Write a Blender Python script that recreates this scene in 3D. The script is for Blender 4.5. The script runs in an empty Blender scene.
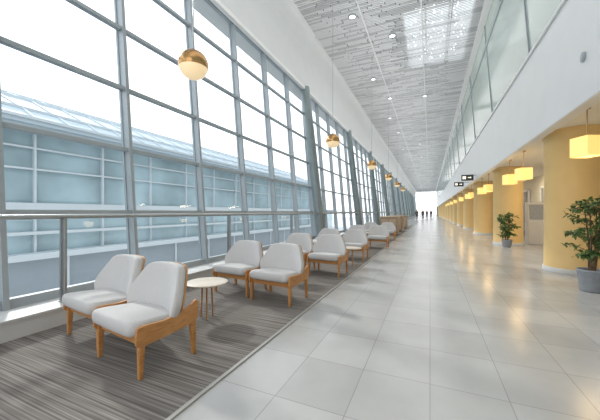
import bpy, math, random
from mathutils import Vector, Matrix
random.seed(7)
scene=bpy.context.scene
COL=scene.collection
scene.view_settings.view_transform='Standard'
scene.view_settings.look='None'
scene.view_settings.exposure=0.0

# ------------------------------------------------------------ materials
def mat(name,color,rough=0.5,metal=0.0,noise=0.0,nscale=8.0,bump=0.0,emit=None,estr=0.0,spec=0.5,stretch=(1,1,1)):
    m=bpy.data.materials.new(name); m.use_nodes=True
    nt=m.node_tree; b=nt.nodes['Principled BSDF']
    b.inputs['Base Color'].default_value=(*color,1)
    b.inputs['Roughness'].default_value=rough
    b.inputs['Metallic'].default_value=metal
    b.inputs['Specular IOR Level'].default_value=spec
    if emit:
        b.inputs['Emission Color'].default_value=(*emit,1)
        b.inputs['Emission Strength'].default_value=estr
    if noise>0 or bump>0:
        tc=nt.nodes.new('ShaderNodeTexCoord'); mp=nt.nodes.new('ShaderNodeMapping')
        mp.inputs['Scale'].default_value=stretch
        n=nt.nodes.new('ShaderNodeTexNoise'); n.inputs['Scale'].default_value=nscale; n.inputs['Detail'].default_value=4
        nt.links.new(tc.outputs['Object'],mp.inputs[0]); nt.links.new(mp.outputs[0],n.inputs['Vector'])
        if noise>0:
            r=nt.nodes.new('ShaderNodeValToRGB')
            r.color_ramp.elements[0].position=0.3; r.color_ramp.elements[1].position=0.7
            r.color_ramp.elements[0].color=(*[max(0,c*(1-noise)) for c in color],1)
            r.color_ramp.elements[1].color=(*[min(1,c*(1+noise)) for c in color],1)
            nt.links.new(n.outputs['Fac'],r.inputs[0]); nt.links.new(r.outputs[0],b.inputs['Base Color'])
        if bump>0:
            bp=nt.nodes.new('ShaderNodeBump'); bp.inputs['Strength'].default_value=bump; bp.inputs['Distance'].default_value=0.01
            nt.links.new(n.outputs['Fac'],bp.inputs['Height']); nt.links.new(bp.outputs[0],b.inputs['Normal'])
    return m

def glass_mat(name,tint,refl=0.08):
    m=bpy.data.materials.new(name); m.use_nodes=True
    nt=m.node_tree; nt.nodes.clear()
    o=nt.nodes.new('ShaderNodeOutputMaterial'); mx=nt.nodes.new('ShaderNodeMixShader')
    t=nt.nodes.new('ShaderNodeBsdfTransparent'); g=nt.nodes.new('ShaderNodeBsdfGlossy')
    t.inputs[0].default_value=(*tint,1); g.inputs['Roughness'].default_value=0.03
    g.inputs[0].default_value=(0.9,0.95,1,1)
    mx.inputs[0].default_value=refl
    nt.links.new(t.outputs[0],mx.inputs[1]); nt.links.new(g.outputs[0],mx.inputs[2]); nt.links.new(mx.outputs[0],o.inputs[0])
    return m

def floor_mat():
    m=mat('tile_floor',(0.6,0.58,0.54),0.17)
    nt=m.node_tree; b=nt.nodes['Principled BSDF']
    tc=nt.nodes.new('ShaderNodeTexCoord'); s=nt.nodes.new('ShaderNodeSeparateXYZ'); c=nt.nodes.new('ShaderNodeCombineXYZ')
    nt.links.new(tc.outputs['Object'],s.inputs[0]); nt.links.new(s.outputs['Y'],c.inputs['X']); nt.links.new(s.outputs['X'],c.inputs['Y'])
    br=nt.nodes.new('ShaderNodeTexBrick'); br.inputs['Scale'].default_value=1.0
    br.offset=0.0
    br.inputs['Brick Width'].default_value=0.6; br.inputs['Row Height'].default_value=0.5
    br.inputs['Mortar Size'].default_value=0.0035; br.inputs['Mortar Smooth'].default_value=0.3
    br.inputs['Color1'].default_value=(0.405,0.405,0.395,1); br.inputs['Color2'].default_value=(0.455,0.455,0.445,1)
    br.inputs['Mortar'].default_value=(0.29,0.29,0.285,1)
    nt.links.new(c.outputs[0],br.inputs['Vector'])
    n=nt.nodes.new('ShaderNodeTexNoise'); n.inputs['Scale'].default_value=1.5; n.inputs['Detail'].default_value=5
    nt.links.new(tc.outputs['Object'],n.inputs['Vector'])
    mx=nt.nodes.new('ShaderNodeMix'); mx.data_type='RGBA'; mx.blend_type='OVERLAY'; mx.inputs[0].default_value=0.2
    nt.links.new(br.outputs['Color'],mx.inputs[6]); nt.links.new(n.outputs['Fac'],mx.inputs[7])
    nt.links.new(mx.outputs[2],b.inputs['Base Color'])
    b.inputs['Roughness'].default_value=0.20
    return m

def carpet_mat():
    m=mat('striped_carpet',(0.3,0.28,0.26),0.95,spec=0.1)
    nt=m.node_tree; b=nt.nodes['Principled BSDF']
    tc=nt.nodes.new('ShaderNodeTexCoord'); mp=nt.nodes.new('ShaderNodeMapping'); mp.inputs['Scale'].default_value=(0.9,78,1)
    n=nt.nodes.new('ShaderNodeTexNoise'); n.inputs['Scale'].default_value=1.0; n.inputs['Detail'].default_value=1
    nt.links.new(tc.outputs['Object'],mp.inputs[0]); nt.links.new(mp.outputs[0],n.inputs['Vector'])
    r=nt.nodes.new('ShaderNodeValToRGB'); e=r.color_ramp.elements
    e[0].position=0.3; e[0].color=(0.12,0.108,0.098,1); e[1].position=0.7; e[1].color=(0.31,0.288,0.265,1)
    k=e.new(0.5); k.color=(0.205,0.188,0.172,1)
    nt.links.new(n.outputs['Fac'],r.inputs[0]); nt.links.new(r.outputs[0],b.inputs['Base Color'])
    bp=nt.nodes.new('ShaderNodeBump'); bp.inputs['Strength'].default_value=0.3; bp.inputs['Distance'].default_value=0.01
    nt.links.new(n.outputs['Fac'],bp.inputs['Height']); nt.links.new(bp.outputs[0],b.inputs['Normal'])
    return m

def wood_mat(name,c1,c2,rough=0.4):
    m=mat(name,c1,rough)
    nt=m.node_tree; b=nt.nodes['Principled BSDF']
    tc=nt.nodes.new('ShaderNodeTexCoord'); mp=nt.nodes.new('ShaderNodeMapping'); mp.inputs['Scale'].default_value=(14,3,14)
    n=nt.nodes.new('ShaderNodeTexNoise'); n.inputs['Scale'].default_value=2.5; n.inputs['Detail'].default_value=5; n.inputs['Distortion'].default_value=0.6
    r=nt.nodes.new('ShaderNodeValToRGB'); r.color_ramp.elements[0].color=(*c1,1); r.color_ramp.elements[1].color=(*c2,1)
    r.color_ramp.elements[0].position=0.3; r.color_ramp.elements[1].position=0.7
    nt.links.new(tc.outputs['Object'],mp.inputs[0]); nt.links.new(mp.outputs[0],n.inputs['Vector'])
    nt.links.new(n.outputs['Fac'],r.inputs[0]); nt.links.new(r.outputs[0],b.inputs['Base Color'])
    return m

M_floor=floor_mat(); M_carpet=carpet_mat()
M_wood=wood_mat('honey_wood',(0.42,0.18,0.055),(0.58,0.29,0.10))
M_darkwood=wood_mat('brown_wood',(0.26,0.18,0.12),(0.40,0.29,0.20))
M_midwood=wood_mat('tan_wood',(0.46,0.34,0.23),(0.56,0.42,0.29))
M_fabric=mat('grey_fabric',(0.58,0.57,0.565),0.95,noise=0.05,nscale=120,bump=0.25,spec=0.15)
M_steel=mat('painted_steel',(0.38,0.42,0.445),0.4,0.2,noise=0.05,nscale=3)
M_colsteel=mat('column_steel',(0.24,0.285,0.295),0.35,0.3,noise=0.05,nscale=3)
M_rail=mat('brushed_rail',(0.42,0.44,0.45),0.3,0.8,noise=0.04,nscale=20)
M_glass=glass_mat('clear_glass',(0.95,0.975,0.985),0.025)
M_white=mat('white_paint',(0.80,0.80,0.79),0.5,noise=0.015,nscale=2)
M_white2=mat('sill_paint',(0.60,0.60,0.59),0.5,noise=0.03,nscale=4)
M_trim=mat('carpet_edge_metal',(0.42,0.41,0.39),0.4,0.3,noise=0.03,nscale=10)
M_fascia=mat('fascia_paint',(0.80,0.81,0.81),0.35,noise=0.02,nscale=1.5)
M_bulk=mat('bulkhead_paint',(0.68,0.69,0.695),0.6,noise=0.02,nscale=1.5)
M_ceilbase=mat('ceiling_base',(0.27,0.275,0.28),0.95,noise=0.05,nscale=1,spec=0.0)
M_slat=mat('slat_light',(0.72,0.725,0.73),0.95,0.0,noise=0.03,nscale=2,spec=0.0)
M_slat2=mat('slat_mid',(0.55,0.555,0.56),0.95,0.0,noise=0.03,nscale=2,spec=0.0)
M_yellow=mat('yellow_column',(0.80,0.56,0.24),0.5,noise=0.03,nscale=3)
M_soffit=mat('warm_soffit',(0.86,0.81,0.70),0.6,noise=0.02,nscale=2)
M_cream=mat('cream_wall',(0.70,0.64,0.50),0.6,noise=0.03,nscale=1)
M_upglass=mat('green_tinted_glass',(0.42,0.50,0.455),0.12,0.0,noise=0.06,nscale=0.3,spec=0.7)
M_black=mat('black_panel',(0.015,0.015,0.018),0.3,noise=0.1,nscale=5)
M_signw=mat('sign_pictogram',(0.8,0.8,0.7),0.5,emit=(1,0.95,0.8),estr=0.8)
M_lamp=mat('lantern_shade',(0.95,0.75,0.30),0.6,emit=(1.0,0.62,0.17),estr=0.85,noise=0.04,nscale=15)
M_bulb=mat('downlight_lens',(1,1,1),0.5,emit=(1,0.98,0.95),estr=2.2,noise=0.01)
M_brass=mat('brass_globe',(0.52,0.30,0.12),0.22,0.9,noise=0.12,nscale=9)
M_opal=mat('opal_globe',(0.85,0.66,0.42),0.2,emit=(1,0.76,0.45),estr=0.5,noise=0.05,nscale=9)
M_pot=mat('grey_pot',(0.30,0.32,0.35),0.6,noise=0.08,nscale=12)
M_soil=mat('soil',(0.06,0.04,0.03),0.95,noise=0.3,nscale=30)
M_leaf=mat('leaf_green',(0.09,0.17,0.045),0.5,noise=0.5,nscale=9)
M_bark=mat('bark',(0.16,0.10,0.06),0.85,noise=0.3,nscale=30)
M_bwall=mat('panel_bluegrey',(0.27,0.32,0.36),0.6,noise=0.08,nscale=0.4)
M_bwhite=mat('panel_white',(0.55,0.61,0.65),0.6,noise=0.03,nscale=0.4)
M_bglass=mat('building_glass',(0.34,0.46,0.51),0.3,0.0,noise=0.28,nscale=0.5,spec=0.5)
M_broof=mat('roof_metal',(0.45,0.54,0.60),0.6,0.0,noise=0.05,nscale=0.3)
M_apron=mat('concrete_apron',(0.50,0.53,0.55),0.9,noise=0.08,nscale=0.2)
M_skin=mat('skin',(0.55,0.36,0.26),0.6,noise=0.03)
M_hair=mat('hair',(0.03,0.02,0.015),0.7,noise=0.2)

# ------------------------------------------------------------ mesh tools
class MB:
    def __init__(s): s.v=[]; s.f=[]; s.m=[]; s.sm=[]
    def add(s,vs,fs,mi=0,smooth=False):
        o=len(s.v); s.v+= [tuple(v) for v in vs]
        for f in fs: s.f.append(tuple(i+o for i in f)); s.m.append(mi); s.sm.append(smooth)
    def box(s,x0,x1,y0,y1,z0,z1,mi=0):
        s.add([(x0,y0,z0),(x1,y0,z0),(x1,y1,z0),(x0,y1,z0),(x0,y0,z1),(x1,y0,z1),(x1,y1,z1),(x0,y1,z1)],
              [(0,3,2,1),(4,5,6,7),(0,1,5,4),(1,2,6,5),(2,3,7,6),(3,0,4,7)],mi)
    def hexa(s,b,t,mi=0):   # 4 bottom pts ccw, 4 top pts
        s.add(list(b)+list(t),[(0,3,2,1),(4,5,6,7),(0,1,5,4),(1,2,6,5),(2,3,7,6),(3,0,4,7)],mi)
    def tube(s,pts,rads,n=16,mi=0,caps=True):
        rings=[]; vs=[]
        P=[Vector(p) for p in pts]
        for i,p in enumerate(P):
            d=(P[min(i+1,len(P)-1)]-P[max(i-1,0)]).normalized()
            a=Vector((1,0,0)) if abs(d.x)<0.9 else Vector((0,1,0))
            u=d.cross(a).normalized(); w=d.cross(u).normalized()
            r=rads[i] if isinstance(rads,(list,tuple)) else rads
            for k in range(n):
                t=2*math.pi*k/n
                vs.append(p+u*r*math.cos(t)+w*r*math.sin(t))
        fs=[]
        for i in range(len(P)-1):
            for k in range(n):
                fs.append((i*n+k,i*n+(k+1)%n,(i+1)*n+(k+1)%n,(i+1)*n+k))
        s.add(vs,fs,mi,True)
        if caps:
            s.add([vs[k] for k in range(n)],[tuple(range(n))],mi)
            s.add([vs[(len(P)-1)*n+k] for k in range(n)],[tuple(reversed(range(n)))],mi)
    def lathe(s,prof,n=32,mi=0,c=(0,0,0),smooth=True):
        vs=[];fs=[]
        for r,z in prof:
            for k in range(n):
                t=2*math.pi*k/n; vs.append((c[0]+r*math.cos(t),c[1]+r*math.sin(t),c[2]+z))
        for i in range(len(prof)-1):
            for k in range(n):
                fs.append((i*n+k,i*n+(k+1)%n,(i+1)*n+(k+1)%n,(i+1)*n+k))
        s.add(vs,fs,mi,smooth)
    def prism(s,poly,axis,a,b,mi=0):  # poly in 2D (p,q); axis 'x': (a,p,q)
        n=len(poly)
        def mk(t,p): return (t,p[0],p[1]) if axis=='x' else ((p[0],t,p[1]) if axis=='y' else (p[0],p[1],t))
        vs=[mk(a,p) for p in poly]+[mk(b,p) for p in poly]
        fs=[tuple(range(n)),tuple(reversed(range(n,2*n)))]+[(i,i+n,(i+1)%n+n,(i+1)%n) for i in range(n)]
        s.add(vs,fs,mi)
    def obj(s,name,mats,bevel=0,parent=None,loc=(0,0,0),fixn=True):
        me=bpy.data.meshes.new(name); me.from_pydata(s.v,[],s.f)
        for m in (mats if isinstance(mats,(list,tuple)) else [mats]): me.materials.append(m)
        me.polygons.foreach_set('material_index',s.m); me.polygons.foreach_set('use_smooth',s.sm)
        me.update()
        if fixn:
            import bmesh
            bm=bmesh.new(); bm.from_mesh(me); bmesh.ops.recalc_face_normals(bm,faces=bm.faces); bm.to_mesh(me); bm.free()
        o=bpy.data.objects.new(name,me); o.location=loc; COL.objects.link(o)
        if bevel>0:
            b=o.modifiers.new('b','BEVEL'); b.width=bevel; b.segments=2; b.limit_method='ANGLE'
        if parent: o.parent=parent
        return o
def struct(o): o['kind']='structure'; return o
def empty(name,loc=(0,0,0),label='',cat='',group=None):
    e=bpy.data.objects.new(name,None); e.empty_display_size=0.1; e.location=loc; COL.objects.link(e)
    tag(e,label,cat,group); return e
def tag(o,label,cat,group=None):
    o['label']=label; o['category']=cat
    if group: o['group']=group
def copy_tree(root,loc,rotz=0.0,label=None,scale=None):
    r=root.copy(); r.location=loc; r.rotation_euler=(0,0,rotz); COL.objects.link(r)
    if label: r['label']=label
    if scale: r.scale=scale
    def rec(src,dst):
        for ch in src.children:
            if ch in done: continue
            c=ch.copy(); c.parent=dst; c.matrix_parent_inverse=ch.matrix_parent_inverse.copy(); COL.objects.link(c); rec(ch,c)
    done=set()
    rec(root,r); return r

# ------------------------------------------------------------ camera
F=290.0; th=math.atan(130/F); H=1.3
cd=bpy.data.cameras.new('camera'); cam=bpy.data.objects.new('camera',cd); COL.objects.link(cam)
cd.sensor_width=36; cd.lens=F*36/600; cd.shift_y=2/600; cd.clip_start=0.05; cd.clip_end=600
cam.location=(0,0,H); cam.rotation_euler=(math.radians(90),0,th); scene.camera=cam

Y0=-5.0; Y1=112.0
XG=-4.3; ZT=6.3; LEAN=0.083; ZC=8.5; XF=2.12
# ------------------------------------------------------------ floor, carpet
m=MB(); m.box(-4.6,6.5,Y0,Y1,-0.3,0.0); struct(m.obj('floor',M_floor))
m=MB(); m.box(-3.83,-1.5,Y0+0.1,30,0.0,0.012); o=m.obj('carpet',M_carpet)
tag(o,'grey-brown carpet with fine streaked stripes under the lounge chairs','carpet')
m=MB(); m.box(-1.5,-1.47,Y0+0.1,30,0.0,0.013); struct(m.obj('trim_1',M_trim))
# sill plinth
m=MB(); m.box(-4.55,-3.83,Y0,Y1,0.0,0.2); m.box(-4.55,-3.81,Y0,Y1,0.2,0.225); struct(m.obj('baseboard_left',M_white2))

# ------------------------------------------------------------ glazed facade bays
BW=1.57; YB=3.15
def gx(z): return XG-(z-0.2)*LEAN
m=MB()
zs=[0.3,1.3,2.3,3.3,4.3,5.3,6.3]
def slab(m,y0,y1,z0,z1,dx0,dx1,mi):
    m.hexa([(gx(z0)+dx0,y0,z0),(gx(z0)+dx1,y0,z0),(gx(z0)+dx1,y1,z0),(gx(z0)+dx0,y1,z0)],
           [(gx(z1)+dx0,y0,z1),(gx(z1)+dx1,y0,z1),(gx(z1)+dx1,y1,z1),(gx(z1)+dx0,y1,z1)],mi)
slab(m,-0.026,0.026,0.225,ZT+0.2,-0.04,0.085,0)
slab(m,-0.042,0.042,0.225,ZT+0.2,-0.08,-0.04,0)
for z in zs:
    slab(m,0.026,BW-0.026,z-0.028,z+0.028,-0.04,0.05,0)
slab(m,0.026,BW-0.026,0.225,0.275,-0.04,0.05,0)
# glass sheet
m.add([(gx(0.3),0.026,0.3),(gx(0.3),BW-0.026,0.3),(gx(ZT),BW-0.026,ZT),(gx(ZT),0.026,ZT)],[(0,1,2,3)],1)
bay=m.obj('window_1',[M_steel,M_glass],fixn=False); struct(bay)
k0=-5; n=1
bay.location=(0,YB+k0*BW,0)
k=k0+1
while YB+k*BW<Y1-1:
    n+=1; c=bay.copy(); c.name='window_%d'%n; c.location=(0,YB+k*BW,0); COL.objects.link(c); k+=1
# bulkhead above glazing
m=MB()
x0=gx(ZT)+0.12
cv=[(-5.3,ZT),(x0,ZT),(x0,ZT+1.25)]
for i in range(1,8):
    t=i/7*math.pi/2; cv.append((x0+0.42*(1-math.cos(t)),ZT+1.25+0.95*math.sin(t)))
cv+=[(x0+0.42,ZC+0.3),(-5.3,ZC+0.3)]
m.prism(cv,'y',Y0,Y1)
struct(m.obj('wall_left',M_bulk))
m=MB(); m.box(gx(ZT)+0.1,gx(ZT)+0.22,Y0,Y1,ZT-0.05,ZT+0.06); struct(m.obj('trim_2',M_white))

# ------------------------------------------------------------ ceiling with slats and skylights
sky=[(-0.95,1.45,11.2,15.6)]
XL=gx(ZT)+0.12; XR=1.78
m=MB()
ys=[Y0]
for s_ in sky: ys+= [s_[2],s_[3]]
ys.append(Y1)
for i in range(len(ys)-1):
    if i%2==0: m.box(XL,XR,ys[i],ys[i+1],ZC+0.12,ZC+0.3,0)
    else:
        m.box(XL,sky[0][0],ys[i],ys[i+1],ZC+0.12,ZC+0.3,0); m.box(sky[0][1],XR,ys[i],ys[i+1],ZC+0.12,ZC+0.3,0)
y=Y0+0.1
NB=6
while y<Y1-0.3:
    step=0.09 if y<28 else (0.18 if y<50 else 0.36)
    wd=step*0.62
    XS=XL+0.35
    bx=[XS]+[XS+i*(XR-XS)/NB+random.uniform(-0.45,0.45) for i in range(1,NB)]+[XR-0.03]
    for i in range(NB):
        a=bx[i]+0.02; b=bx[i+1]-0.02
        s_=sky[0]
        inside=s_[2]-0.1<y<s_[3] and b>s_[0]
        r_=random.random()
        m.box(a,b,y,y+wd*(0.45 if inside else 1),ZC,ZC+0.03,1 if r_<0.62 else 2)
    y+=step
xs=[XL+0.4+i*(XR-XL-0.45)/6 for i in range(7)]
for x in xs: m.box(x-0.02,x+0.02,Y0,Y1,ZC+0.06,ZC+0.115,0)
for x in (xs[2],xs[4]): m.box(x-0.025,x+0.025,Y0,Y1,ZC-0.03,ZC-0.003,1)
yy=Y0+1.2
while yy<Y1: m.box(XL,XR,yy-0.025,yy+0.025,ZC-0.028,ZC-0.002,1); yy+=3.0
struct(m.obj('ceiling',[M_ceilbase,M_slat,M_slat2],fixn=False))
for s_ in sky:
    m=MB(); a,b,c,d=s_
    nx=3; ny=3
    for i in range(nx+1):
        x=a+(b-a)*i/nx; m.box(x-0.03,x+0.03,c,d,ZC+0.12,ZC+0.28,0)
    for j in range(ny+1):
        yy=c+(d-c)*j/ny; m.box(a,b,yy-0.03,yy+0.03,ZC+0.12,ZC+0.27,0)
    m.add([(a,c,ZC+0.25),(b,c,ZC+0.25),(b,d,ZC+0.25),(a,d,ZC+0.25)],[(0,1,2,3)],1)
    n+=1; struct(m.obj('window_%d'%n,[M_white,M_glass],fixn=False))
# ceiling edge trim at right
m=MB(); m.box(XR-0.08,XR+0.3,Y0,Y1,ZC-0.1,ZC+0.3); struct(m.obj('trim_3',M_white))

# ------------------------------------------------------------ right bulkhead, upper glazing, soffit
ZS=2.95; ZF=4.95
m=MB(); m.box(XF,XF+0.2,Y0,Y1,ZS,ZF); m.box(XF-0.04,XF+0.1,Y0,Y1,ZF-0.06,ZF+0.03); struct(m.obj('wall_right',M_fascia,bevel=0.02))
m=MB(); m.box(XF+0.2,6.5,Y0,Y1,ZS+0.12,ZS+0.4); struct(m.obj('ceiling.001',M_soffit))
def ux(z): return XF+0.05-(z-ZF)*(XF-1.85)/(ZC-ZF)
m=MB(); bw=4.5
m.hexa([(ux(ZF),0,ZF),(ux(ZF)+0.05,0,ZF),(ux(ZF)+0.05,bw,ZF),(ux(ZF),bw,ZF)],[(ux(ZC),0,ZC),(ux(ZC)+0.05,0,ZC),(ux(ZC)+0.05,bw,ZC),(ux(ZC),bw,ZC)],1)
def uslab(y0,y1,z0,z1,t):
    m.hexa([(ux(z0)-t,y0,z0),(ux(z0)+0.02,y0,z0),(ux(z0)+0.02,y1,z0),(ux(z0)-t,y1,z0)],[(ux(z1)-t,y0,z1),(ux(z1)+0.02,y0,z1),(ux(z1)+0.02,y1,z1),(ux(z1)-t,y1,z1)],0)
uslab(-0.02,0.02,ZF,ZC-0.1,0.03)
for z in (ZF+0.08,ZC-0.9): uslab(0.02,bw-0.02,z-0.025,z+0.025,0.03)
ub=None; y=Y0
while y<Y1-bw:
    n+=1
    if ub is None: ub=m.obj('window_%d'%n,[M_steel,M_upglass],fixn=False); ub.location=(0,y,0); struct(ub)
    else: c=ub.copy(); c.name='window_%d'%n; c.location=(0,y,0); COL.objects.link(c)
    y+=bw
# wall behind the columns
m=MB(); m.box(4.9,5.1,Y0,Y1,0,ZS+0.12); struct(m.obj('wall_right.001',M_cream))
m=MB(); m.box(4.87,4.9,Y0,Y1,0,0.12); struct(m.obj('baseboard_right',M_white2))
# shopfront doors
m=MB(); 
m.box(4.80,4.88,0,0.08,0,2.5,0); m.box(4.80,4.88,2.6,2.68,0,2.5,0); m.box(4.80,4.88,1.30,1.38,0,2.42,0)
m.box(4.80,4.88,0,2.68,2.42,2.52,0); m.box(4.83,4.86,0.08,2.6,0.02,2.42,1)
m.box(4.76,4.80,1.18,1.21,0.9,1.3,0); m.box(4.76,4.80,1.47,1.50,0.9,1.3,0)
M_shop=mat('shop_glass',(0.34,0.34,0.31),0.12,noise=0.35,nscale=1.2)
dd=m.obj('door_1',[M_white,M_shop],fixn=False); struct(dd); dd.location=(0,10,0)
for i in range(2,14):
    c=dd.copy(); c.name='door_%d'%i; c.location=(0,10+(i-1)*4.6,0); COL.objects.link(c)

# far end glazing wall
m=MB()
for i in range(8): 
    x=-5.2+i*1.05; m.box(x-0.05,x+0.05,Y1-0.2,Y1,0,ZC+0.2,0)
for z in (0.1,2.2,4.4,6.6,8.5): m.box(-5.2,2.15,Y1-0.2,Y1,z-0.06,z+0.06,0)
m.add([(-5.2,Y1-0.1,0),(2.15,Y1-0.1,0),(2.15,Y1-0.1,8.6),(-5.2,Y1-0.1,8.6)],[(0,1,2,3)],1)
n+=1; struct(m.obj('window_%d'%n,[M_white,M_glass],fixn=False))
m=MB(); m.box(2.15,6.5,Y1-0.2,Y1,0,ZS+0.3); struct(m.obj('wall_far',M_cream))

# ------------------------------------------------------------ handrail
rail=empty('handrail',(-4.0,0,0.225),'brushed metal guard rail on posts along the window sill','railing')
m=MB(); m.tube([(0,Y0,1.02),(0,70,1.02)],0.028,14); m.obj('top_rail',M_rail,parent=rail)
m=MB(); m.box(-0.03,0.03,-0.012,0.012,0,1.0); m.box(-0.06,0.06,-0.04,0.04,0,0.012); m.box(-0.05,-0.03,-0.03,0.03,0.0,1.0)
p=m.obj('post',M_rail,parent=rail,bevel=0.003); p.location=(0,2.02-2*3.14,0)
for i in range(-1,20):
    c=p.copy(); c.parent=rail; c.location=(0,2.02+i*3.14,0); COL.objects.link(c)

# ------------------------------------------------------------ leaning columns
m=MB(); m.tube([(0,0,0.0),(-0.72,0,6.15)],0.19,28); c0=m.obj('shaft',M_colsteel)
lc=empty('leaning_column',(-3.95,10.9,0.225),'round grey steel column leaning toward the glazed facade','column','leaning steel columns')
c0.parent=lc
m=MB(); m.lathe([(0.0,0.05),(0.25,0.05),(0.25,0.0)],28); b=m.obj('base_plate',M_colsteel,parent=lc)
for i in range(1,12): copy_tree(lc,(-3.95,10.9+6.9*i,0.225))

# ------------------------------------------------------------ yellow columns
m=MB(); m.lathe([(0.505,0.0),(0.505,0.14),(0.50,0.15),(0.50,2.90),(0.53,2.93),(0.53,3.07)],56)
sh=m.obj('shaft',M_yellow)
m=MB(); m.lathe([(0.525,0.0),(0.525,0.09),(0.507,0.10)],56); sk=m.obj('skirting',M_white2)
yc=empty('round_column',(2.87,8.27,0),'thick round yellow column beside the walkway','column','yellow round columns')
sh.parent=yc; sk.parent=yc
for i in range(1,17): copy_tree(yc,(2.87,8.27+5.85*i,0))
copy_tree(yc,(2.87,8.27-5.85,0))

# ------------------------------------------------------------ lounge chairs
def smooth_outline(pts,k=6):
    out=[];N=len(pts)
    for i in range(N):
        p0,p1,p2,p3=[Vector(pts[(i+j-1)%N]) for j in range(4)]
        for s_ in range(k):
            t=s_/k
            out.append(0.5*((2*p1)+(-p0+p2)*t+(2*p0-5*p1+4*p2-p3)*t*t+(-p0+3*p1-3*p2+p3)*t**3))
    return out
def pillow(m,outline,thick,fn,mi=0,edge=0.05,bulge=0.025):
    cx=sum(p[0] for p in outline)/len(outline); cy=sum(p[1] for p in outline)/len(outline)
    R=max(math.hypot(p[0]-cx,p[1]-cy) for p in outline)
    prof=[]
    h=thick/2
    for a in range(-90,91,18):
        t=math.radians(a); prof.append((1-edge/R*(1-math.cos(t)), h*math.sin(t)))
    inner_top=[(0.75,h+bulge*0.5),(0.5,h+bulge*0.85),(0.25,h+bulge)]
    inner_bot=[(0.25,-h),(0.5,-h),(0.75,-h)]
    prof=inner_bot+prof+inner_top
    vs=[];fs=[];N=len(outline)
    for s_,w in prof:
        for p in outline: vs.append(fn(cx+(p[0]-cx)*s_,cy+(p[1]-cy)*s_,w))
    for i in range(len(prof)-1):
        for k in range(N): fs.append((i*N+k,i*N+(k+1)%N,(i+1)*N+(k+1)%N,(i+1)*N+k))
    vs.append(fn(cx,cy,-h)); vs.append(fn(cx,cy,h+bulge))
    for k in range(N):
        fs.append((len(vs)-2,(k+1)%N,k)); b=(len(prof)-1)*N; fs.append((len(vs)-1,b+k,b+(k+1)%N))
    m.add(vs,fs,mi,True)

chair=empty('lounge_chair',(0,0,0),'light grey upholstered lounge chair with honey-coloured wooden frame','chair','waiting area lounge chairs')
# seat
m=MB()
so=smooth_outline([(-0.315,-0.33),(-0.15,-0.36),(0.15,-0.36),(0.315,-0.33),(0.318,-0.1),(0.29,0.13),(0.12,0.16),(-0.12,0.16),(-0.29,0.13),(-0.318,-0.1)])
pillow(m,so,0.12,lambda u,v,w:(u,v,0.362+w+ -0.08*(v)),edge=0.045,bulge=0.015)
m.obj('seat_cushion',M_fabric,parent=chair)
# back
lean=math.radians(14)
def bfn(off):
    def f(u,v,w):
        v=v*0.93
        y=0.13-w-off-0.85*u*u+v*math.sin(lean); z=0.40+v*math.cos(lean)+w*math.sin(lean)*0.6
        return (u,y,z)
    return f
bo=smooth_outline([(-0.31,-0.02),(0,-0.03),(0.31,-0.02),(0.365,0.03),(0.375,0.13),(0.335,0.24),(0.27,0.37),(0.225,0.425),(0.15,0.442),(0,0.446),(-0.15,0.442),(-0.225,0.425),(-0.27,0.37),(-0.335,0.24),(-0.375,0.13),(-0.365,0.03)],4)
m=MB(); pillow(m,bo,0.095,bfn(0.02),edge=0.03,bulge=0.006); m.obj('back_cushion',M_fabric,parent=chair)
m=MB(); bo2=[(p[0]*0.955,(p[1]-0.2)*0.955+0.2) for p in bo]
pillow(m,bo2,0.018,bfn(-0.040),edge=0.006,bulge=0.0); m.obj('back_shell',M_wood,parent=chair)
# frame
m=MB()
prof=smooth_outline([(-0.308,0.26),(-0.315,0.36),(-0.28,0.41),(-0.1,0.40),(0.06,0.42),(0.16,0.455),(0.225,0.49),(0.252,0.47),(0.25,0.40),(0.235,0.32),(0.15,0.285),(0.0,0.27),(-0.2,0.255)],3)
for s_ in (-1,1):
    x0=0.322*s_; x1=0.352*s_
    m.prism([tuple(p) for p in prof],'x',min(x0,x1),max(x0,x1))
m.box(-0.325,0.325,-0.27,-0.24,0.25,0.31); m.box(-0.325,0.325,0.17,0.20,0.28,0.34)
m.obj('side_frame',M_wood,parent=chair,bevel=0.006)
def leg(x,y,dx,dy):
    m=MB(); a=0.023; b=0.016
    m.hexa([(-b+dx,-b+dy,0),(b+dx,-b+dy,0),(b+dx,b+dy,0),(-b+dx,b+dy,0)],[(-a,-a*1.2,0.33),(a,-a*1.2,0.33),(a,a*1.2,0.33),(-a,a*1.2,0.33)])
    return m.obj('leg',M_wood,parent=chair,bevel=0.005,loc=(x,y,0.0))
leg(-0.325,-0.265,0,-0.008);leg(0.325,-0.265,0,-0.008);leg(-0.325,0.20,0,0.015);leg(0.325,0.20,0,0.015)
Z0=0.012
R1=math.radians(-8)
chair.location=(-2.32,1.85,Z0); chair.rotation_euler=(0,0,R1)
pos=[(-3.11,2.02,R1),(-2.04,3.84,math.radians(-5)),(-2.83,3.98,math.radians(-5)),(-1.94,5.80,math.radians(-4)),(-2.73,5.95,math.radians(-4)),
     (-1.92,7.95,math.radians(-3)),(-2.71,8.05,math.radians(-3)),(-1.7,10.7,0),(-2.49,10.7,0),(-1.8,13.9,0),(-2.59,13.9,0)]
for x,y,r in pos: copy_tree(chair,(x,y,Z0),r)

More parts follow.
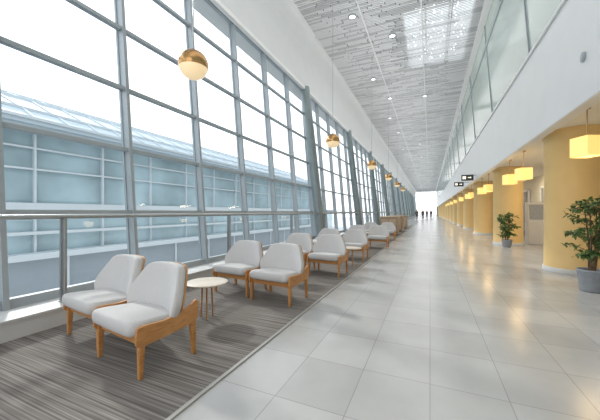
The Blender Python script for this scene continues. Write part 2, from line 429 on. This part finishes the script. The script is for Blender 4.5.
# tables
tb=empty('side_table',(-2.48,2.76,Z0),'small round side table with pale top on slim wooden legs','table','round side tables')
m=MB(); m.lathe([(0,0.42),(0.235,0.42),(0.25,0.426),(0.25,0.437),(0.24,0.442),(0,0.442)],40); m.obj('table_top',mat('table_top_beige',(0.72,0.64,0.54),0.35,noise=0.03),parent=tb)
for i in range(3):
    t=math.radians(70+120*i); m=MB()
    m.tube([(0.08*math.cos(t),0.08*math.sin(t),0.004),(0.06*math.cos(t),0.06*math.sin(t),0.422)],[0.008,0.011],12); m.obj('leg',M_wood,parent=tb)
for x,y in ((-2.40,4.85),(-1.72,6.8),(-2.2,9.3),(-2.2,12.2)): copy_tree(tb,(x,y,Z0))

# wooden counters farther on
ct=empty('wooden_counter',(-2.1,17.0,Z0),'brown wooden low counter cabinet with panelled front','counter','brown wooden counters')
m=MB(); m.box(-0.45,0.45,-0.3,0.9,0.08,0.98); m.box(-0.40,0.40,-0.25,0.85,0,0.08); m.obj('body',M_darkwood,parent=ct,bevel=0.01)
m=MB(); m.box(-0.5,0.5,-0.35,0.95,0.98,1.03); m.obj('counter_top',M_midwood,parent=ct,bevel=0.01)
for i in range(2):
    m=MB(); m.box(-0.40+i*0.41,-0.01+i*0.41,-0.325,-0.30,0.14,0.92); m.obj('door',M_midwood,parent=ct,bevel=0.005)
for y in (20.0,24.0): copy_tree(ct,(-2.1,y,Z0))

# ------------------------------------------------------------ globe pendants
pn=empty('globe_pendant',(-3.38,3.46,3.6),'amber globe pendant lamp hanging on a thin cable','pendant lamp','globe pendant lamps')
R=0.225
m=MB(); m.lathe([(R*math.sin(math.radians(a)),R*math.cos(math.radians(a))) for a in [0.5]+list(range(8,105,8))],40); m.obj('metal_dome',M_brass,parent=pn)
m=MB(); m.lathe([(R*0.985*math.sin(math.radians(a)),R*0.985*math.cos(math.radians(a))) for a in list(range(102,180,7))+[179.5]],40); m.obj('glass_bowl',M_opal,parent=pn)
m=MB(); m.lathe([(0.005,0.255),(0.025,0.25),(0.035,0.235),(0.045,0.225),(0.045,0.205)],20); m.obj('cap',M_brass,parent=pn)
m=MB(); m.tube([(0,0,0.24),(0,0,ZC-3.6+0.05)],0.008,8); m.obj('cable',M_rail,parent=pn)
for x,y in ((-2.87,9.0),(-2.6,14.4),(-2.5,19.9),(-2.5,25.4),(-2.5,31)): copy_tree(pn,(x,y,3.6))

# ------------------------------------------------------------ lantern pendants under soffit
ZL=2.40
ln=empty('lantern_lamp',(2.42,6.45,ZL),'glowing warm yellow box lantern hanging under the soffit','pendant lamp','yellow lantern lamps')
m=MB(); s_=0.155
m.box(-s_,s_,-s_,s_,-0.165,0.165); m.obj('shade',M_lamp,parent=ln,bevel=0.012)
m=MB(); m.tube([(0,0,0.165),(0,0,ZS+0.15-ZL)],0.008,8); m.lathe([(0.0,0.675),(0.05,0.675),(0.05,0.64),(0,0.64)],20); m.obj('stem',M_brass,parent=ln)
ln.rotation_euler=(0,0,0.45)
LY=(10.3,11.9,15.8,17.7,21.8,23.7,28.5,34.5,40.2,46,52)
for y in LY: copy_tree(ln,(2.47,y,ZL),0.3)
for y in (6.45,10.9,15.8,21.8,28.5,40,52):
    L=bpy.data.lights.new('lantern_bulb','POINT'); L.energy=9; L.color=(1,0.68,0.32); L.shadow_soft_size=0.15
    o=bpy.data.objects.new('lantern_bulb',L); o.location=(2.47,y,ZL-0.35); COL.objects.link(o)

# downlights in ceiling
dl=empty('ceiling_downlight',(-2.6,10.5,ZC-0.04),'small round recessed ceiling downlight, lit','downlight','ceiling downlights')
m=MB(); m.lathe([(0,0.0),(0.11,0.0)],24); m.obj('lens',M_bulb,parent=dl)
m=MB(); m.lathe([(0.11,0.01),(0.11,-0.012),(0.15,-0.012),(0.15,0.04)],24); m.obj('rim',M_steel,parent=dl)
for x,y in ((-1.4,12.3),(-2.8,15.9),(-2.3,19),(-0.3,19.5),(-2.8,23),(-2.6,27.5),(-1,33),(-2.8,35),(-1,41)): copy_tree(dl,(x,y,ZC-0.04))
# soffit downlights
for y in (9.5,12.5,17,22,28): 
    L=bpy.data.lights.new('soffit_spot','AREA'); L.energy=30; L.size=0.6; L.color=(1,0.82,0.6)
    o=bpy.data.objects.new('soffit_spot',L); o.location=(3.9,y,ZS+0.08); COL.objects.link(o)
# fascia speaker
sp=MB(); sp.tube([(XF+0.01,5.75,3.64),(XF-0.02,5.75,3.64)],[0.075,0.075],24); sp.tube([(XF-0.02,5.75,3.64),(XF-0.03,5.75,3.64)],[0.05,0.04],24)
o=sp.obj('wall_speaker',M_steel); tag(o,'small round grey speaker on the white bulkhead','speaker')

# ------------------------------------------------------------ hanging signs
def sign(x,y,z,w,h):
    e=empty('hanging_sign',(x,y,z),'black hanging wayfinding sign with pale pictograms','sign','black hanging signs')
    m=MB(); m.box(-w/2,w/2,-0.05,0.05,-h/2,h/2); m.obj('panel',M_black,parent=e,bevel=0.01)
    m=MB(); m.box(-w/2+0.05,-w/2+0.05+h*0.5,-0.056,-0.05,-h*0.25,h*0.25); m.obj('square_pictogram',M_signw,parent=e)
    m=MB(); m.prism([(0.02,-0.02),(0.12,-0.02),(0.12,-0.05),(0.18,0.0),(0.12,0.05),(0.12,0.02),(0.02,0.02)],'y',-0.056,-0.05); m.obj('arrow_pictogram',M_signw,parent=e)
    m=MB(); m.box(w/2,XF-x,-0.02,0.02,h/2-0.06,h/2-0.02); m.obj('bracket',M_rail,parent=e)
sign(1.74,17.0,3.05,0.54,0.30); sign(1.6,20.0,2.98,0.5,0.26)

# ------------------------------------------------------------ kiosk
ks=empty('information_kiosk',(3.9,14.6,0),'white standing kiosk with grey screen','kiosk')
m=MB(); m.box(-0.3,0.3,-0.2,0.2,0,0.9); m.hexa([(-0.3,-0.2,0.9),(0.3,-0.2,0.9),(0.3,0.2,0.9),(-0.3,0.2,0.9)],[(-0.3,0.0,1.7),(0.3,0.0,1.7),(0.3,0.2,1.7),(-0.3,0.2,1.7)]); m.obj('body',M_white2,parent=ks,bevel=0.02)
m=MB(); m.hexa([(-0.24,-0.195,1.0),(0.24,-0.195,1.0),(0.24,-0.15,1.0),(-0.24,-0.15,1.0)],[(-0.24,-0.045,1.6),(0.24,-0.045,1.6),(0.24,0,1.6),(-0.24,0,1.6)]); m.obj('screen',M_pot,parent=ks)

# ------------------------------------------------------------ plants
def plant(loc,h,w,potr,poth,seed,label,f0=0.34,nb=14,sc=1.0):
    rd=random.Random(seed)
    e=empty('potted_plant',loc,label,'plant','potted trees by the columns')
    m=MB(); m.lathe([(0,0),(potr*0.72,0),(potr*0.78,0.02),(potr*0.98,poth*0.92),(potr,poth*0.93),(potr,poth),(potr*0.9,poth),(potr*0.88,poth*0.9)],32); m.obj('pot',M_pot,parent=e)
    m=MB(); m.lathe([(0,poth*0.9),(potr*0.89,poth*0.9)],24); m.obj('soil',M_soil,parent=e)
    m=MB(); l=MB()
    for t in range(4):
        ang=t*1.6+rd.random(); bx,by=0.04*math.cos(ang),0.04*math.sin(ang)
        top=(bx*3,by*3,h*0.85)
        m.tube([(bx,by,poth*0.85),(bx*2+0.02,by*1.4,h*0.5),top],[0.018,0.013,0.007],8)
        for k in range(nb):
            f=f0+(0.96-f0)*k/(nb-1); z=h*f
            c=Vector((bx*(1+2*f),by*(1+2*f),z*0.92)); a=rd.uniform(0,6.28)
            ln_=w*rd.uniform(0.35,1.0)*(1.15-0.9*abs(f-0.62))
            d=Vector((math.cos(a),math.sin(a),rd.uniform(0.0,0.9))).normalized()
            tip=c+d*ln_+Vector((0,0,-0.10*ln_)); mid=c+d*ln_*0.55+Vector((0,0,0.03))
            m.tube([c,mid,tip],[0.006,0.004,0.002],5,caps=False)
            for q in range(8):
                s2=0.25+0.75*q/7
                p=c.lerp(mid,s2*2) if s2<0.5 else mid.lerp(tip,(s2-0.5)*2)
                for sd in (-1,1):
                    ld=Vector((rd.uniform(-1,1),rd.uniform(-1,1),rd.uniform(-0.9,0.6))).normalized()
                    ld=(ld+d*0.5).normalized()
                    L_=rd.uniform(0.06,0.105)*sc; wv=ld.cross(Vector((rd.uniform(-.4,.4),rd.uniform(-.4,.4),1))).normalized()*L_*0.28
                    up=Vector((0,0,-0.012))
                    l.add([p,p+ld*L_*0.35+wv,p+ld*L_*0.7+wv*0.75,p+ld*L_+up*2,p+ld*L_*0.7-wv*0.75,p+ld*L_*0.35-wv,p+ld*L_*0.5+Vector((0,0,0.008))],[(0,1,6),(1,2,6),(2,3,6),(3,4,6),(4,5,6),(5,0,6)])
    m.obj('stem',M_bark,parent=e); o=l.obj('foliage',M_leaf,parent=e,fixn=False)
plant((2.42,6.3,0),1.62,0.36,0.19,0.36,3,'leafy green indoor tree in a round grey pot by a column')
plant((2.60,12.95,0),1.25,0.34,0.17,0.28,5,'small bushy green plant in a grey pot at a column foot',0.3,14,1.1)

# ------------------------------------------------------------ people far away
def skin(name,verts,edges,rads,mt,parent,root=0):
    me=bpy.data.meshes.new(name); me.from_pydata(verts,edges,[]); me.materials.append(mt)
    o=bpy.data.objects.new(name,me); COL.objects.link(o)
    s_=o.modifiers.new('s','SKIN'); sub=o.modifiers.new('u','SUBSURF'); sub.levels=1; sub.render_levels=1
    for i,r in enumerate(rads): me.skin_vertices[0].data[i].radius=(r,r)
    me.skin_vertices[0].data[root].use_root=True
    if parent: o.parent=parent
    return o
def person(x,y,rot,coat,label):
    mc=mat('coat',coat,0.9,noise=0.1); mt=mat('trousers',(0.03,0.035,0.05),0.9,noise=0.1)
    V=[(0,0,0.93),(0,0,1.15),(0,0,1.38),(0,0,1.5),(0,-0.01,1.6),(0,-0.01,1.70),(-0.17,0,1.38),(-0.22,0.02,1.12),(-0.2,-0.06,0.88),(-0.2,-0.09,0.78),(0.17,0,1.38),(0.22,0.02,1.12),(0.2,-0.06,0.88),(0.2,-0.09,0.78),
       (-0.09,0,0.86),(-0.1,-0.1,0.48),(-0.1,-0.06,0.07),(-0.1,-0.2,0.04),(0.09,0,0.86),(0.1,0.04,0.48),(0.1,0.2,0.09),(0.1,0.1,0.04)]
    E=[(0,1),(1,2),(2,3),(3,4),(4,5),(2,6),(6,7),(7,8),(8,9),(2,10),(10,11),(11,12),(12,13),(0,14),(14,15),(15,16),(16,17),(0,18),(18,19),(19,20),(20,21)]
    Rr=[.13,.12,.13,.055,.09,.075,.06,.045,.035,.03,.06,.045,.035,.03,.085,.06,.04,.035,.085,.06,.04,.035]
    b=skin('person',V,E,Rr,M_skin,None); b.location=(x,y,0); b.rotation_euler=(0,0,rot)
    tag(b,label,'person')
    skin('coat',[V[i] for i in (0,1,2,6,7,8,10,11,12)],[(0,1),(1,2),(2,3),(3,4),(4,5),(2,6),(6,7),(7,8)],[.16,.15,.145,.08,.06,.05,.08,.06,.05],mc,b)
    skin('trousers',[V[i] for i in (0,14,15,16,18,19,20)],[(0,1),(1,2),(2,3),(0,4),(4,5),(5,6)],[.14,.10,.075,.055,.10,.075,.055],mt,b)
    skin('hair',[(0,0.02,1.66),(0,0.02,1.74)],[(0,1)],[.095,.075],M_hair,b)
person(-2.0,52,0.2,(0.05,0.05,0.07),'person in a dark coat walking down the concourse')
person(-1.2,57,3.3,(0.10,0.06,0.05),'person in a brown coat walking away')
person(0.2,70,0.1,(0.04,0.06,0.10),'person in a navy jacket walking toward the viewer')
person(-0.6,66,3.0,(0.05,0.05,0.05),'person in a black coat walking away')

# ------------------------------------------------------------ outside
m=MB(); m.box(-300,-4.7,-150,300,-4.3,-4.0); o=m.obj('ground',M_apron); struct(o)
bl=empty('terminal_building',(-12,0,-4.0),'pale blue-grey terminal building with sloping roof and window bands','building')
ya,yb=-30,30
m=MB(); m.box(-8,0.2,ya,yb,0,3.75,0)
y=ya
while y<yb: m.box(0.2,0.26,y,y+0.08,0,3.75,1); y+=2.4
m.box(0.2,0.25,ya,yb,1.2,1.27,1); m.box(0.2,0.25,ya,yb,2.5,2.57,1); m.obj('base_wall',[M_bwall,M_bwhite],parent=bl)
m=MB(); m.box(-8,0.4,ya,yb,3.75,3.95); m.box(-8,0.02,ya,yb,5.3,5.6)
m.box(-8,0.1,ya,yb,4.55,4.65); m.box(-8,0.25,ya,yb,7.9,8.1); m.obj('white_band',M_bwhite,parent=bl)
m=MB()
m.box(-8,-0.15,ya,yb,3.95,5.3,0); m.box(-8,-0.15,ya,yb,5.6,7.9,0)
y=ya
while y<yb:
    m.box(-0.15,-0.03,y,y+0.06,3.95,5.3,1); m.box(-0.15,-0.03,y,y+0.06,5.6,7.9,1); y+=2.2
for z in (6.7,7.4): m.box(-0.15,-0.05,ya,yb,z,z+0.06,1)
m.obj('window_band',[M_bglass,M_bwhite],parent=bl)
m=MB()
pr=[(0.5,8.1),(0.5,8.25),(-0.4,8.75),(-2.2,9.6),(-4.2,10.3),(-6.5,10.7),(-8,10.8)]
m.prism(pr+[(-8,8.1)],'y',ya,yb,0)
for i in range(1,6):
    x,z=pr[i]; m.box(x-0.05,x+0.05,ya,yb,z-0.02,z+0.07,1)
y=ya
while y<yb:
    for i in range(1,6):
        (x0,z0),(x1,z1)=pr[i],pr[i+1]
        m.hexa([(x0,y,z0),(x0+0.03,y,z0+0.03),(x0+0.03,y+0.05,z0+0.03),(x0,y+0.05,z0)],[(x1,y,z1),(x1+0.03,y,z1+0.04),(x1+0.03,y+0.05,z1+0.04),(x1,y+0.05,z1)],1)
    y+=1.0
m.obj('roof',[M_broof,M_bwhite],parent=bl)
# low distant building
db=empty('distant_building',(-38,40,-4.0),'low pale hangar building across the apron','building')
m=MB(); m.box(-6,6,-5,60,0,5.6,0); m.obj('walls',M_bwhite,parent=db)
m=MB(); m.box(-6.3,6.3,-5.3,60.3,5.6,6.1,0); m.obj('roof_edge',M_bwall,parent=db)
m=MB(); m.box(6,6.1,-4,59,2.6,4.4,0); m.obj('window_strip',M_bglass,parent=db)

# ------------------------------------------------------------ lights
w=bpy.data.worlds.new('world'); scene.world=w; w.use_nodes=True; nt=w.node_tree
bg=nt.nodes['Background']; tc=nt.nodes.new('ShaderNodeTexCoord'); sx=nt.nodes.new('ShaderNodeSeparateXYZ'); rp=nt.nodes.new('ShaderNodeValToRGB')
nt.links.new(tc.outputs['Generated'],sx.inputs[0]); nt.links.new(sx.outputs['Z'],rp.inputs[0]); nt.links.new(rp.outputs[0],bg.inputs['Color'])
rp.color_ramp.elements[0].color=(0.98,0.99,1,1); rp.color_ramp.elements[1].color=(0.88,0.94,1,1)
bg.inputs['Strength'].default_value=1.9
S=bpy.data.lights.new('sun','SUN'); S.energy=2.2; S.angle=math.radians(4); S.color=(1,0.97,0.92)
so_=bpy.data.objects.new('sun',S); COL.objects.link(so_)
so_.rotation_euler=Vector((0.80,-0.35,-0.62)).to_track_quat('-Z','Y').to_euler()
for i in range(6):  # added broad downward fill for the hall, no fixtures behind it
    L=bpy.data.lights.new('ceiling_fill','AREA'); L.shape='RECTANGLE'; L.size=4.0; L.size_y=12; L.energy=110; L.color=(1,0.99,0.97)
    o=bpy.data.objects.new('ceiling_fill',L); o.location=(-1.2,4+i*13,ZC-0.15); COL.objects.link(o)
# added upward fill without fixtures, brightens the ceiling slats evenly
for i in range(9):
    L=bpy.data.lights.new('upward_fill','AREA'); L.shape='RECTANGLE'; L.size=2.0; L.size_y=11.4; L.energy=150; L.color=(0.98,0.99,1)
    o=bpy.data.objects.new('upward_fill',L); o.location=(-1.5,2+i*11.5,4.8); o.rotation_euler=(math.radians(180),0,0); COL.objects.link(o)
